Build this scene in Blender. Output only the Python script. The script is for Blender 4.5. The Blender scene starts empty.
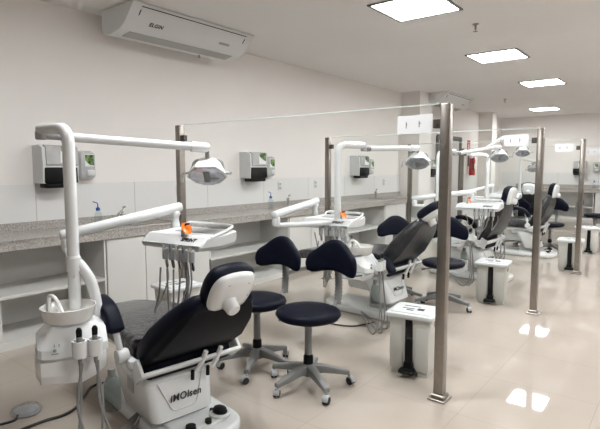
import bpy, bmesh, math, random
from mathutils import Vector, Matrix, Euler
random.seed(4)
PI = math.pi
S = bpy.context.scene
COL = S.collection
R_ = math.radians

# ------------------------------------------------------------------ materials
def mat(name, col, rough=.5, metal=0, spec=.5, coat=0, noise=None, bump=None, trans=0, ior=1.45, alpha=1):
    m = bpy.data.materials.new(name); m.use_nodes = True
    nt = m.node_tree; b = nt.nodes['Principled BSDF']
    b.inputs['Base Color'].default_value = (*col, 1)
    b.inputs['Roughness'].default_value = rough
    b.inputs['Metallic'].default_value = metal
    b.inputs['Specular IOR Level'].default_value = spec
    b.inputs['Coat Weight'].default_value = coat
    b.inputs['Transmission Weight'].default_value = trans
    b.inputs['IOR'].default_value = ior
    b.inputs['Alpha'].default_value = alpha
    tc = nt.nodes.new('ShaderNodeTexCoord')
    if noise:
        sc, amt = noise
        n = nt.nodes.new('ShaderNodeTexNoise'); n.inputs['Scale'].default_value = sc; n.inputs['Detail'].default_value = 3
        nt.links.new(tc.outputs['Object'], n.inputs['Vector'])
        r = nt.nodes.new('ShaderNodeValToRGB')
        r.color_ramp.elements[0].color = (*[c*(1-amt) for c in col], 1); r.color_ramp.elements[0].position = .3
        r.color_ramp.elements[1].color = (*[min(1, c*(1+amt)) for c in col], 1); r.color_ramp.elements[1].position = .7
        nt.links.new(n.outputs['Fac'], r.inputs['Fac']); nt.links.new(r.outputs['Color'], b.inputs['Base Color'])
    if bump:
        sc, st = bump
        n = nt.nodes.new('ShaderNodeTexNoise'); n.inputs['Scale'].default_value = sc; n.inputs['Detail'].default_value = 4
        nt.links.new(tc.outputs['Object'], n.inputs['Vector'])
        bp = nt.nodes.new('ShaderNodeBump'); bp.inputs['Strength'].default_value = st; bp.inputs['Distance'].default_value = .01
        nt.links.new(n.outputs['Fac'], bp.inputs['Height']); nt.links.new(bp.outputs['Normal'], b.inputs['Normal'])
    return m

M = {}
M['wall'] = mat('wall_paint', (.77, .74, .71), .7, noise=(1.2, .02))
M['ceil'] = mat('ceiling_paint', (.72, .71, .695), .85, noise=(.8, .02))
M['white'] = mat('white_enamel', (.70, .71, .71), .22, coat=.3, noise=(3, .015))
M['plastic'] = mat('white_plastic', (.63, .64, .64), .35, noise=(4, .02))
M['ivory'] = mat('ivory_plastic', (.52, .51, .475), .42, noise=(5, .02))
M['bowl'] = mat('bowl_ceramic', (.70, .69, .665), .15, coat=.4, noise=(3, .01))
M['navy'] = mat('navy_vinyl', (.0028, .0040, .0115), .5, spec=.14, noise=(9, .2), bump=(160, .04))
M['navyd'] = mat('dark_vinyl_shell', (.0045, .005, .0075), .5, spec=.14, noise=(9, .2), bump=(120, .05))
M['wrap'] = mat('crinkled_plastic_wrap', (.05, .05, .053), .2, spec=1.0, noise=(18, .5), bump=(30, 1.6))
M['wrapback'] = mat('plastic_wrapped_vinyl', (.016, .016, .018), .3, spec=.5, noise=(9, .4), bump=(24, .5))
M['grey'] = mat('grey_plastic', (.20, .20, .195), .45, noise=(6, .05))
M['lgrey'] = mat('light_grey_plastic', (.36, .365, .37), .4, noise=(6, .04))
M['hose'] = mat('grey_hose', (.22, .22, .22), .5, noise=(20, .1))
M['black'] = mat('black_plastic', (.004, .004, .0045), .5, spec=.2, noise=(8, .2))
M['rubber'] = mat('black_rubber', (.02, .02, .021), .7, noise=(8, .2))
M['steel'] = mat('brushed_steel', (.27, .245, .22), .3, metal=1, noise=(30, .06))
M['darksteel'] = mat('dark_steel', (.12, .11, .10), .4, metal=1, noise=(30, .06))
M['chrome'] = mat('chrome', (.62, .62, .62), .1, metal=1, noise=(10, .02))
M['orange'] = mat('orange_shield', (.95, .20, .02), .25, noise=(8, .06))
M['blue'] = mat('blue_cap', (.02, .10, .36), .4, noise=(8, .05))
M['red'] = mat('red_paint', (.42, .025, .022), .3, noise=(8, .05))
M['paper'] = mat('white_paper', (.74, .745, .755), .8, noise=(9, .01))
M['ink'] = mat('black_ink', (.02, .02, .022), .6, noise=(9, .1))
M['mdf'] = mat('white_laminate', (.62, .61, .585), .38, noise=(2, .015))
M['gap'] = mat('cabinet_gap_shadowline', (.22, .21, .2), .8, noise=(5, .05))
M['glass_lens'] = mat('lamp_reflector', (.55, .58, .63), .18, metal=.4, noise=(22, .3))
M['cord'] = mat('dark_cord', (.035, .03, .028), .5, noise=(10, .1))
M['greydoor'] = mat('grey_door_paint', (.16, .155, .15), .45, noise=(3, .05))
M['acgrey'] = mat('air_conditioner_plastic', (.66, .665, .66), .45, noise=(3, .02))
M['acgrille'] = mat('air_conditioner_grille', (.40, .40, .39), .6, noise=(3, .04))
M['smoke'] = mat('smoked_grey_plastic', (.46, .46, .455), .2, coat=.3, noise=(6, .15))

def emission(name, col, st):
    m = bpy.data.materials.new(name); m.use_nodes = True; nt = m.node_tree; nt.nodes.clear()
    o = nt.nodes.new('ShaderNodeOutputMaterial'); e = nt.nodes.new('ShaderNodeEmission')
    e.inputs['Color'].default_value = (*col, 1); e.inputs['Strength'].default_value = st
    nt.links.new(e.outputs[0], o.inputs[0]); return m
M['led'] = emission('led_panel', (.965, .985, 1), 7.5)

def clear_mat(name, tint, fres=.5, rough=.02, ior=1.35):
    m = bpy.data.materials.new(name); m.use_nodes = True; nt = m.node_tree; nt.nodes.clear()
    o = nt.nodes.new('ShaderNodeOutputMaterial'); t = nt.nodes.new('ShaderNodeBsdfTransparent')
    g = nt.nodes.new('ShaderNodeBsdfGlossy'); mx = nt.nodes.new('ShaderNodeMixShader'); f = nt.nodes.new('ShaderNodeFresnel')
    t.inputs['Color'].default_value = (*tint, 1); g.inputs['Roughness'].default_value = rough; f.inputs['IOR'].default_value = ior
    mu = nt.nodes.new('ShaderNodeMath'); mu.operation = 'MULTIPLY'; mu.inputs[1].default_value = fres
    ge = nt.nodes.new('ShaderNodeNewGeometry'); iv = nt.nodes.new('ShaderNodeMath'); iv.operation = 'SUBTRACT'; iv.inputs[0].default_value = fres
    m2 = nt.nodes.new('ShaderNodeMath'); m2.operation = 'MULTIPLY'; m2.inputs[1].default_value = fres
    nt.links.new(ge.outputs['Backfacing'], m2.inputs[0]); nt.links.new(m2.outputs[0], iv.inputs[1]); nt.links.new(iv.outputs[0], mu.inputs[1])
    nt.links.new(f.outputs[0], mu.inputs[0]); nt.links.new(mu.outputs[0], mx.inputs[0])
    nt.links.new(t.outputs[0], mx.inputs[1]); nt.links.new(g.outputs[0], mx.inputs[2]); nt.links.new(mx.outputs[0], o.inputs[0])
    return m
M['glass'] = clear_mat('clear_glass', (.992, .998, .995), .7)
M['edge'] = mat('glass_edge', (.55, .62, .59), .2, noise=(4, .03))
M['clear'] = clear_mat('clear_plastic', (.72, .77, .77), 1.0, .08, 1.5)
M['flask'] = clear_mat('pale_flask', (.88, .91, .92), 1.0, .1, 1.5)
M['film'] = clear_mat('plastic_film', (.9, .91, .92), 1.3, .18, 1.5)

def floor_mat():
    m = bpy.data.materials.new('porcelain_tile_floor'); m.use_nodes = True; nt = m.node_tree; b = nt.nodes['Principled BSDF']
    tc = nt.nodes.new('ShaderNodeTexCoord'); mp = nt.nodes.new('ShaderNodeMapping')
    mp.inputs['Location'].default_value = (.385+.66*4, -2.22+.66*6, 0)
    br = nt.nodes.new('ShaderNodeTexBrick'); br.offset = 0; br.inputs['Scale'].default_value = 1
    br.inputs['Brick Width'].default_value = .66; br.inputs['Row Height'].default_value = .66; br.inputs['Mortar Size'].default_value = .0018
    br.inputs['Mortar Smooth'].default_value = .3
    c = (.47, .41, .355)
    br.inputs['Color1'].default_value = (*c, 1); br.inputs['Color2'].default_value = (c[0]*1.02, c[1]*1.02, c[2]*1.02, 1)
    br.inputs['Mortar'].default_value = (.36, .31, .265, 1)
    n = nt.nodes.new('ShaderNodeTexNoise'); n.inputs['Scale'].default_value = 2.2; n.inputs['Detail'].default_value = 5
    mx = nt.nodes.new('ShaderNodeMix'); mx.data_type = 'RGBA'; mx.blend_type = 'MULTIPLY'; mx.inputs[0].default_value = .16
    nt.links.new(tc.outputs['Object'], mp.inputs['Vector']); nt.links.new(mp.outputs[0], br.inputs['Vector'])
    nt.links.new(tc.outputs['Object'], n.inputs['Vector'])
    nt.links.new(br.outputs['Color'], mx.inputs[6]); nt.links.new(n.outputs['Fac'], mx.inputs[7])
    nt.links.new(mx.outputs[2], b.inputs['Base Color'])
    b.inputs['Roughness'].default_value = .03; b.inputs['Specular IOR Level'].default_value = .6
    return m
M['floor'] = floor_mat()

def granite_mat():
    m = bpy.data.materials.new('speckled_granite'); m.use_nodes = True; nt = m.node_tree; b = nt.nodes['Principled BSDF']
    tc = nt.nodes.new('ShaderNodeTexCoord')
    n = nt.nodes.new('ShaderNodeTexNoise'); n.inputs['Scale'].default_value = 75; n.inputs['Detail'].default_value = 6; n.inputs['Roughness'].default_value = .75
    r = nt.nodes.new('ShaderNodeValToRGB'); e = r.color_ramp.elements
    e[0].position = .33; e[0].color = (.17, .155, .14, 1); e[1].position = .66; e[1].color = (.56, .53, .49, 1)
    x = r.color_ramp.elements.new(.5); x.color = (.37, .345, .32, 1)
    nt.links.new(tc.outputs['Object'], n.inputs['Vector']); nt.links.new(n.outputs['Fac'], r.inputs['Fac']); nt.links.new(r.outputs['Color'], b.inputs['Base Color'])
    b.inputs['Roughness'].default_value = .25
    return m
M['granite'] = granite_mat()

def walltile_mat(axis):
    m = bpy.data.materials.new('wall_tile_'+axis); m.use_nodes = True; nt = m.node_tree; b = nt.nodes['Principled BSDF']
    tc = nt.nodes.new('ShaderNodeTexCoord'); sp = nt.nodes.new('ShaderNodeSeparateXYZ'); cb = nt.nodes.new('ShaderNodeCombineXYZ')
    nt.links.new(tc.outputs['Object'], sp.inputs[0])
    ad = nt.nodes.new('ShaderNodeMath'); ad.operation = 'ADD'; ad.inputs[1].default_value = 1.07*6-2.15
    nt.links.new(sp.outputs[0 if axis == 'x' else 1], ad.inputs[0]); nt.links.new(ad.outputs[0], cb.inputs[0])
    a2 = nt.nodes.new('ShaderNodeMath'); a2.operation = 'ADD'; a2.inputs[1].default_value = .2; nt.links.new(sp.outputs[2], a2.inputs[0]); nt.links.new(a2.outputs[0], cb.inputs[1])
    br = nt.nodes.new('ShaderNodeTexBrick'); br.offset = 0; br.inputs['Scale'].default_value = 1
    br.inputs['Brick Width'].default_value = 1.07; br.inputs['Row Height'].default_value = 3; br.inputs['Mortar Size'].default_value = .004
    br.inputs['Color1'].default_value = (.69, .685, .67, 1); br.inputs['Color2'].default_value = (.68, .675, .66, 1); br.inputs['Mortar'].default_value = (.42, .40, .38, 1)
    nt.links.new(cb.outputs[0], br.inputs['Vector']); nt.links.new(br.outputs['Color'], b.inputs['Base Color'])
    b.inputs['Roughness'].default_value = .3
    return m
M['tiley'] = walltile_mat('y'); M['tilex'] = walltile_mat('x')

def leaf_mat():
    m = bpy.data.materials.new('green_leaf_print'); m.use_nodes = True; nt = m.node_tree; b = nt.nodes['Principled BSDF']
    tc = nt.nodes.new('ShaderNodeTexCoord'); n = nt.nodes.new('ShaderNodeTexNoise'); n.inputs['Scale'].default_value = 30; n.inputs['Detail'].default_value = 3
    r = nt.nodes.new('ShaderNodeValToRGB'); e = r.color_ramp.elements
    e[0].position = .4; e[0].color = (.012, .05, .012, 1); e[1].position = .62; e[1].color = (.22, .36, .10, 1)
    nt.links.new(tc.outputs['Object'], n.inputs['Vector']); nt.links.new(n.outputs['Fac'], r.inputs['Fac']); nt.links.new(r.outputs['Color'], b.inputs['Base Color'])
    b.inputs['Roughness'].default_value = .3
    return m
M['leaf'] = leaf_mat()

# ------------------------------------------------------------------ mesh builder
class MB:
    def __init__(s): s.bm = bmesh.new()
    def _add(s, t, mx=None):
        if mx is not None: bmesh.ops.transform(t, matrix=mx, verts=t.verts)
        me = bpy.data.meshes.new('tmp'); t.to_mesh(me); t.free(); s.bm.from_mesh(me); bpy.data.meshes.remove(me); return s
    def box(s, c, d, bev=0, seg=2, rot=None, mx=None):
        t = bmesh.new(); bmesh.ops.create_cube(t, size=1); bmesh.ops.scale(t, vec=d, verts=t.verts)
        if bev: bmesh.ops.bevel(t, geom=list(t.edges), offset=min(bev, min(d)*.49), segments=seg, affect='EDGES', profile=.5)
        m = Matrix.Translation(c)
        if rot: m = m @ Euler(rot).to_matrix().to_4x4()
        if mx is not None: m = mx @ m
        return s._add(t, m)
    def prism(s, pts, h, mx=None, bev=0, seg=2):
        """outline in local xy, thickness h along local z (centred)"""
        t = bmesh.new(); n = len(pts)
        a = [t.verts.new((x, y, -h/2)) for x, y in pts]; b = [t.verts.new((x, y, h/2)) for x, y in pts]
        t.faces.new(a[::-1]); t.faces.new(b)
        for i in range(n): t.faces.new((a[i], a[(i+1) % n], b[(i+1) % n], b[i]))
        bmesh.ops.recalc_face_normals(t, faces=t.faces)
        if bev:
            ed = [e for e in t.edges if abs(e.verts[0].co.z-e.verts[1].co.z) < 1e-6]
            bmesh.ops.bevel(t, geom=ed, offset=bev, segments=seg, affect='EDGES', profile=.5, clamp_overlap=True)
        return s._add(t, mx)
    def loft(s, rings, cap=True, mx=None, closed=True):
        t = bmesh.new(); rows = [[t.verts.new(p) for p in r] for r in rings]; n = len(rows[0])
        for i in range(len(rows)-1):
            for j in range(n if closed else n-1):
                try: t.faces.new((rows[i][j], rows[i][(j+1) % n], rows[i+1][(j+1) % n], rows[i+1][j]))
                except ValueError: pass
        if cap: t.faces.new(rows[0][::-1]); t.faces.new(rows[-1])
        bmesh.ops.recalc_face_normals(t, faces=t.faces)
        return s._add(t, mx)
    def tube(s, pts, r, seg=12, mx=None, rs=None, cap=True):
        P = [Vector(p) for p in pts]; rings = []; up = None
        for i, p in enumerate(P):
            d = (P[min(i+1, len(P)-1)]-P[max(i-1, 0)]).normalized()
            if up is None:
                up = Vector((0, 0, 1)) if abs(d.z) < .9 else Vector((1, 0, 0))
            up = (up-d*up.dot(d))
            if up.length < 1e-6: up = d.orthogonal()
            up.normalize(); sd = d.cross(up); rr = rs[i] if rs else r
            rings.append([p+up*math.cos(a)*rr+sd*math.sin(a)*rr for a in [2*PI*k/seg for k in range(seg)]])
        return s.loft(rings, cap, mx)
    def lathe(s, prof, seg=24, mx=None):
        rings = [[(max(r, 1e-4)*math.cos(2*PI*k/seg), max(r, 1e-4)*math.sin(2*PI*k/seg), z) for k in range(seg)] for r, z in prof]
        return s.loft(rings, True, mx)
    def build(s, name, m, parent=None, sharp=35, m2=None, pick2=None):
        me = bpy.data.meshes.new(name); s.bm.to_mesh(me); s.bm.free()
        me.materials.append(m)
        if m2:
            me.materials.append(m2)
            for p in me.polygons:
                if pick2(p): p.material_index = 1
        me.shade_smooth(); me.set_sharp_from_angle(angle=R_(sharp))
        o = bpy.data.objects.new(name, me); COL.objects.link(o)
        if parent: o.parent = parent
        return o

def fillet(pts, rad, n=6):
    """polyline with rounded corners"""
    P = [Vector(p) for p in pts]; out = [P[0]]
    for i in range(1, len(P)-1):
        a, b, c = P[i-1], P[i], P[i+1]; r = min(rad, (a-b).length*.49, (c-b).length*.49)
        s = b+(a-b).normalized()*r; e = b+(c-b).normalized()*r
        for k in range(n+1):
            t = k/n; out.append(s*(1-t)**2+b*2*t*(1-t)+e*t*t)
    out.append(P[-1]); return out
def spline(pts, n=8):
    P = [Vector(p) for p in pts]; P = [P[0]*2-P[1]]+P+[P[-1]*2-P[-2]]; out = []
    for i in range(1, len(P)-2):
        for k in range(n):
            t = k/n; a, b, c, d = P[i-1:i+3]
            out.append(.5*((2*b)+(c-a)*t+(2*a-5*b+4*c-d)*t*t+(3*b-a-3*c+d)*t**3))
    out.append(P[-2]); return out
def rrect(w, h, r, n=4, cx=0, cy=0):
    out = []
    for sx, sy, a0 in ((1, 1, 0), (-1, 1, 90), (-1, -1, 180), (1, -1, 270)):
        for k in range(n+1):
            a = R_(a0+90*k/n); out.append((cx+sx*(w/2-r)+r*math.cos(a), cy+sy*(h/2-r)+r*math.sin(a)))
    return out
def ellipse(w, h, n=24, p=2.0):
    f = lambda v: math.copysign(abs(v)**(2/p), v)
    return [(w/2*f(math.cos(2*PI*k/n)), h/2*f(math.sin(2*PI*k/n))) for k in range(n)]
def frame(o, x, y):
    """matrix with origin o, local x and y directions"""
    x = Vector(x).normalized(); y = Vector(y); y = (y-x*y.dot(x)).normalized(); z = x.cross(y)
    return Matrix(((x.x, y.x, z.x, o[0]), (x.y, y.y, z.y, o[1]), (x.z, y.z, z.z, o[2]), (0, 0, 0, 1)))
T = Matrix.Translation
def RZ(a): return Matrix.Rotation(a, 4, 'Z')
def RX(a): return Matrix.Rotation(a, 4, 'X')
def RY(a): return Matrix.Rotation(a, 4, 'Y')

def tag(o, label, cat, group=None, kind=None):
    o['label'] = label; o['category'] = cat
    if group: o['group'] = group
    if kind: o['kind'] = kind
    return o
def thing(name, label, cat, loc=(0, 0, 0), rz=0, group=None):
    o = bpy.data.objects.new(name, None); o.empty_display_size = .1; COL.objects.link(o)
    o.location = loc; o.rotation_euler = (0, 0, rz); return tag(o, label, cat, group)
def struct(name, mb, m, label=None, cat=None):
    o = mb.build(name, m); o['kind'] = 'structure'
    if label: o['label'] = label
    if cat: o['category'] = cat
    return o
def text_mesh(body, size, mx, name, m, parent, shear=0, weight=0, depth=.0008):
    cu = bpy.data.curves.new('t', 'FONT'); cu.body = body; cu.size = size; cu.align_x = 'CENTER'; cu.align_y = 'CENTER'
    cu.shear = shear; cu.space_character = 1.1; cu.offset = weight; cu.extrude = depth
    o = bpy.data.objects.new('t', cu); COL.objects.link(o); bpy.context.view_layer.update()
    me = bpy.data.meshes.new_from_object(o.evaluated_get(bpy.context.evaluated_depsgraph_get()))
    bpy.data.objects.remove(o); bpy.data.curves.remove(cu)
    me.transform(mx); me.materials.clear(); me.materials.append(m)
    ob = bpy.data.objects.new(name, me); COL.objects.link(ob); ob.parent = parent; return ob

# ------------------------------------------------------------------ room
XW, YF, HC, XR, YB = -4.91, 16.7, 3.06, 3.2, -3.2
struct('floor', MB().box(((XW+XR)/2, (YF+YB)/2, -.05), (XR-XW+.4, YF-YB+.4, .1)), M['floor'])
struct('ceiling', MB().box(((XW+XR)/2, (YF+YB)/2, HC+.06), (XR-XW+.4, YF-YB+.4, .12)), M['ceil'])
struct('wall_left', MB().box((XW-.1, (YF+YB)/2, HC/2), (.2, YF-YB+.4, HC)), M['wall'])
struct('wall_far', MB().box(((XW+XR)/2, YF+.1, HC/2), (XR-XW, .2, HC)), M['wall'])
struct('wall_right', MB().box((XR+.1, (YF+YB)/2, HC/2), (.2, YF-YB+.4, HC)), M['wall'])
struct('wall_rear', MB().box(((XW+XR)/2, YB-.1, HC/2), (XR-XW, .2, HC)), M['wall'])
struct('wall_pilaster', MB().box((-4.69, 9.95, HC/2), (.44, .6, HC)).box((-4.93, 9.62, HC/2+.46), (.06, .07, HC-.92)), M['wall'], 'cream pillar standing out from the left wall below the far air conditioner', 'pillar')
struct('wall_pilaster', MB().box((-4.72, 14.75, HC/2), (.38, .42, HC)), M['wall'], 'cream pillar in the far left corner beyond the fire extinguisher', 'pillar')
struct('trim_1', MB().box((XW+.006, (9.65-2.5)/2, 1.14), (.012, 9.65+2.5, .40)), M['tiley'])
struct('trim_2', MB().box((XW+.006, 10.9, 1.14), (.012, 1.3, .40)), M['tiley'])
struct('trim_3', MB().box((-.85, YF-.006, 1.14), (8.0, .012, .40)), M['tilex'])
struct('trim_4', MB().box((XW+.006, 13.8, .67), (.012, 1.5, 1.34)), M['tiley'])

# doorway in the left wall
d = bpy.data.objects.new('door_1', None); COL.objects.link(d); d['kind'] = 'structure'
d.location = (XW, 12.3, 0)
f = MB()
f.box((.03, -.72, 1.13), (.08, .12, 2.26), .006).box((.03, .72, 1.13), (.08, .12, 2.26), .006).box((.03, 0, 2.24), (.08, 1.5, .1), .006)
f.build('door_frame', M['greydoor'], d)
MB().box((.02, -.33, 1.09), (.04, .65, 2.18), .004).box((.02, .33, 1.09), (.04, .65, 2.18), .004).build('door_leaf', M['mdf'], d)
MB().tube(fillet([(.04, -.06, 1.05), (.09, -.06, 1.05), (.09, -.18, 1.05)], .02), .01, 8).build('door_handle', M['steel'], d)

# ------------------------------------------------------------------ ceiling lights
def ceiling_light(x, y, label):
    t = thing('ceiling_light', label, 'ceiling light', (x, y, HC-.001), 0, 'square ceiling panels')
    w = .69; f = MB()
    for sx, sy, dx, dy in ((0, 1, w, .03), (0, -1, w, .03), (1, 0, .03, w), (-1, 0, .03, w)):
        f.box((sx*(w/2-.015), sy*(w/2-.015), -.006), (dx, dy, .014), .003, 1)
    f.build('frame', M['grey'], t)
    MB().box((0, 0, -.003), (w-.056, w-.056, .008)).build('diffuser', M['led'], t)
ceiling_light(-2.22, 4.64, 'lit square ceiling panel nearest the camera, at the top edge of the photo')
ceiling_light(-2.25, 7.34, 'lit square ceiling panel second from the camera, beyond the nearer sprinkler')
ceiling_light(-2.28, 10.14, 'lit square ceiling panel third from the camera')
ceiling_light(-3.22, 14.67, 'smallest lit ceiling panel, close to the far wall')
for x, y in ((-2.2, 1.9), (.9, 1.9), (.9, 4.64), (.9, 7.34), (.9, 10.14), (.9, 13.2)):  # unseen panels added for their light; the first continues the visible row
    ceiling_light(x, y, 'lit square ceiling panel added out of view, above or beside the camera')

def sprinkler(x, y, label):
    t = thing('sprinkler', label, 'sprinkler', (x, y, HC), 0, 'ceiling sprinklers')
    MB().lathe([(.035, .001), (.035, -.006), (.02, -.01)], 16).build('escutcheon', M['grey'], t)
    MB().lathe([(.012, 0), (.012, -.05), (.006, -.06), (.006, -.078)], 10).build('nozzle', M['steel'], t)
    MB().lathe([(.026, -.076), (.028, -.08), (.004, -.082)], 14).build('deflector', M['grey'], t)
sprinkler(-1.96, 5.59, 'small dark ceiling sprinkler between the two nearest light panels')
sprinkler(-3.48, 12.01, 'tiny ceiling sprinkler to the right of the far air conditioner')

# ------------------------------------------------------------------ air conditioners
def air_conditioner(loc, L, label, logo):
    t = thing('air_conditioner', label, 'air conditioner', loc, 0, 'ceiling air conditioners')   # origin: back top, near end; +x out of the wall, +y along it
    prof = [(0, 0), (.012, -.05), (.0, -.13), (.015, -.225), (.05, -.24), (.16, -.245), (.31, -.222), (.40, -.175), (.54, -.03), (.56, -.01), (.555, 0)]
    rings = [[(x, y, z) for x, z in prof] for y in (0, L)]
    b = MB().loft(rings); b.build('housing', M['acgrey'], t, 30)
    # intake panel on the upper front
    n = Vector((.09, 0, -.09)).normalized(); c = Vector((.49, L/2, -.105))
    fr = frame((.500, L/2, -.069), (0, 1, 0), (.14, 0, .145))
    MB().prism(rrect(L*.86, .10, .012), .008, fr, .002, 1).build('front_panel', M['acgrey'], t)
    MB().box((0, .055, .002), (L*.87, .007, .008), mx=fr).box((L*.432, -.01, .002), (.006, .06, .01), mx=fr).box((-L*.432, -.01, .002), (.006, .06, .01), mx=fr).build('panel_slot', M['black'], t)
    g = MB(); g2 = frame((.24, L/2, -.2345), (0, 1, 0), (.17, 0, .03))
    g.prism(rrect(L*.86, .14, .01), .006, g2)
    for k in range(9): g.box((0, -.056+k*.014, -.004), (L*.84, .003, .006), mx=g2)
    g.build('air_outlet', M['acgrille'], t)
    fl = frame((.425, L/2, -.147), (0, 1, 0), (.14, 0, .145))
    if logo: text_mesh(logo, .055, fl @ T((-L*.29, 0, .002)), 'logo', M['ink'], t, .15, .002)
    MB().box((L*.28, 0, .001), (.16, .03, .003), .004, 1, mx=fl).build('display', M['lgrey'], t)
    MB().tube([(.1, L*.72, -.24), (.1, L*.72, -.275)], .014, 10).build('drain_spout', M['lgrey'], t)
    return t
air_conditioner((-4.74, 2.80, HC-.005), 1.62, 'large white air conditioner at the ceiling, nearest the camera, upper left', 'ELGIN')
air_conditioner((-4.6, 10.05, HC-.005), 1.55, 'white air conditioner at the ceiling beyond the glass, further away, by the pillar', None)

# ------------------------------------------------------------------ counters and cabinets
XF = -4.30
b = MB()
b.box(((XW+XF)/2, (9.66-2.5)/2, .895), (XF-XW, 9.66+2.5, .03), .003, 1)
b.box((XF-.012, (9.66-2.5)/2, .865), (.024, 9.66+2.5, .088), .002, 1)
b.box((XW+.022, (9.66-2.5)/2, .945), (.02, 9.66+2.5, .085), .002, 1)
tag(b.build('countertop', M['granite']), 'long grey granite worktop along the left wall', 'countertop')
b = MB(); xa, xb = -4.4, 3.1
b.box(((xa+xb)/2, YF-.325, .895), (xb-xa, .62, .03), .003, 1); b.box(((xa+xb)/2, YF-.608, .845), (xb-xa, .024, .115), .002, 1); b.box(((xa+xb)/2, YF-.022, .945), (xb-xa, .02, .085), .002, 1)
tag(b.build('countertop', M['granite']), 'grey granite worktop along the far wall', 'countertop')

def shelf_cabinet(y0, y1, label, divs=(), wall='left', z=.438):
    """open shelving below the worktop"""
    t = thing('shelf_cabinet', label, 'shelf cabinet', (0, 0, 0), 0, 'open white shelf cabinets')
    w = .018; dp = .53; L = y1-y0; mx = T((XF-.03, y0, 0)) if wall == 'left' else T((y0, YF-.57, 0)) @ RZ(-PI/2) @ Matrix.Scale(-1, 4, (0, 1, 0)) @ RZ(0)
    if wall == 'far': mx = Matrix(((0, 1, 0, y0), (-1, 0, 0, YF-.57), (0, 0, 1, 0), (0, 0, 0, 1)))
    c = MB()
    c.box((-dp/2, w/2, .41), (dp, w, .82), mx=mx).box((-dp/2, L-w/2, .41), (dp, w, .82), mx=mx)
    c.box((-dp+.006, L/2, .41), (.012, L, .82), mx=mx)
    c.box((-dp/2, L/2, .035), (dp-.002, L-2*w, .07), mx=mx)
    c.build('carcass', M['mdf'], t)
    MB().box((-dp/2+.006, L/2, z), (dp-.013, L-2*w, .028), .002, 1, mx=mx).build('shelf', M['mdf'], t)
    for dv in divs: MB().box((-dp/2+.004, dv, (z+.055)/2), (dp-.02, w, z-.086), mx=mx).build('divider', M['mdf'], t)
    return t
def cupboard(y0, y1, nd, label):
    t = thing('cupboard', label, 'cupboard', (0, 0, 0), 0, 'closed white cupboards')
    dp = .53; L = y1-y0; mx = T((XF-.03, y0, 0)); c = MB()
    c.box((-dp/2, .009, .43), (dp, .018, .78), mx=mx).box((-dp/2, L-.009, .43), (dp, .018, .78), mx=mx).box((-dp+.006, L/2, .43), (.012, L, .78), mx=mx)
    c.box((-dp/2, L/2, .06), (dp-.06, L, .12), mx=mx).box((-dp/2-.002, L/2, .44), (.02, L-.04, .74), mx=mx)
    c.build('carcass', M['gap'], t)
    for k in range(nd):
        wd = L/nd
        dr = MB().box((.0, wd*(k+.5), .445), (.018, wd-.006, .745), .003, 1, mx=mx).build('door', M['mdf'], t)
    return t
shelf_cabinet(-.9, 2.515, 'open white shelf cabinet under the worktop at the left edge', (1.0, 2.48))
cupboard(2.52, 3.80, 3, 'white cupboard with plain doors under the first sink, left of the nearest steel post')
shelf_cabinet(3.805, 5.24, 'open white shelf cabinet behind the nearest pair of stools', ())
cupboard(5.245, 6.74, 3, 'white cupboard with plain doors under the second sink')
shelf_cabinet(6.745, 7.97, 'open white shelf cabinet behind the second spittoon bowl', ())
cupboard(7.975, 8.78, 2, 'white cupboard with plain doors beyond the second shelf cabinet')
shelf_cabinet(8.785, 9.64, 'last open white shelf cabinet on the left wall beside the pillar', ())
shelf_cabinet(-4.35, -2.15, 'open white shelf cabinet under the far worktop', (1.1,), 'far', .36)
t = thing('cupboard', 'white cupboard below the far worktop at the right edge of the photo', 'cupboard', (0, 0, 0), 0, 'closed white cupboards')
MB().box((-.6, YF-.3, .44), (3.05, .53, .74)).box((-.6, YF-.27, .06), (3.05, .45, .12)).build('carcass', M['gap'], t)
for k in range(5): MB().box((-2.12+.61*(k+.5), YF-.575, .445), (.604, .018, .72), .003, 1).build('door', M['mdf'], t)

# ------------------------------------------------------------------ things on the wall and worktop
def wallmx(y, z, wall='left'):
    # local x along the wall (to the right in view), local y up, local z out of the wall
    if wall == 'left': return frame((XW, y, z), (0, 1, 0), (0, 0, 1))
    return frame((y, YF, z), (1, 0, 0), (0, 0, 1))
def towel_dispenser(y, z, label, wall='left'):
    t = thing('paper_towel_dispenser', label, 'paper towel dispenser', (0, 0, 0), 0, 'paper towel dispensers'); m = wallmx(y, z, wall)
    w, h = .34, .36
    prof = [(0, -.5*h), (.20, -.5*h), (.21, 0), (.20, .42*h), (.14, .5*h), (0, .5*h)]
    MB().loft([[(x, py, pz) for pz, py in prof] for x in (-w/2, w/2)], mx=m).build('housing', M['plastic'], t)
    cov = [(.206, -.02), (.224, .0), (.214, .155), (.185, .178), (.15, .18), (.15, -.02)]
    MB().loft([[(x, py, pz) for pz, py in cov] for x in (-w/2+.03, w/2-.006)], mx=m).build('cover', M['smoke'], t)
    MB().box((.0, -.105, .165), (w-.03, .15, .12), .012, 2, mx=m).box((0, -.20, .135), (w-.05, .05, .14), .012, 2, mx=m).build('outlet', M['black'], t)
    l = frame((0, 0, 0), (1, 0, 0), (0, 1, 0))
    MB().box((.06, .09, .221), (.14, .15, .004), mx=m).build('label_card', M['paper'], t)
    MB().prism([(-.075, .08), (.075, .08), (.075, -.03), (.0, -.01), (-.075, .04)], .003, m @ T((.06, .085, .2245)) @ Matrix.Diagonal((.87, 1, 1, 1))).build('label_print', M['leaf'], t)
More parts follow.
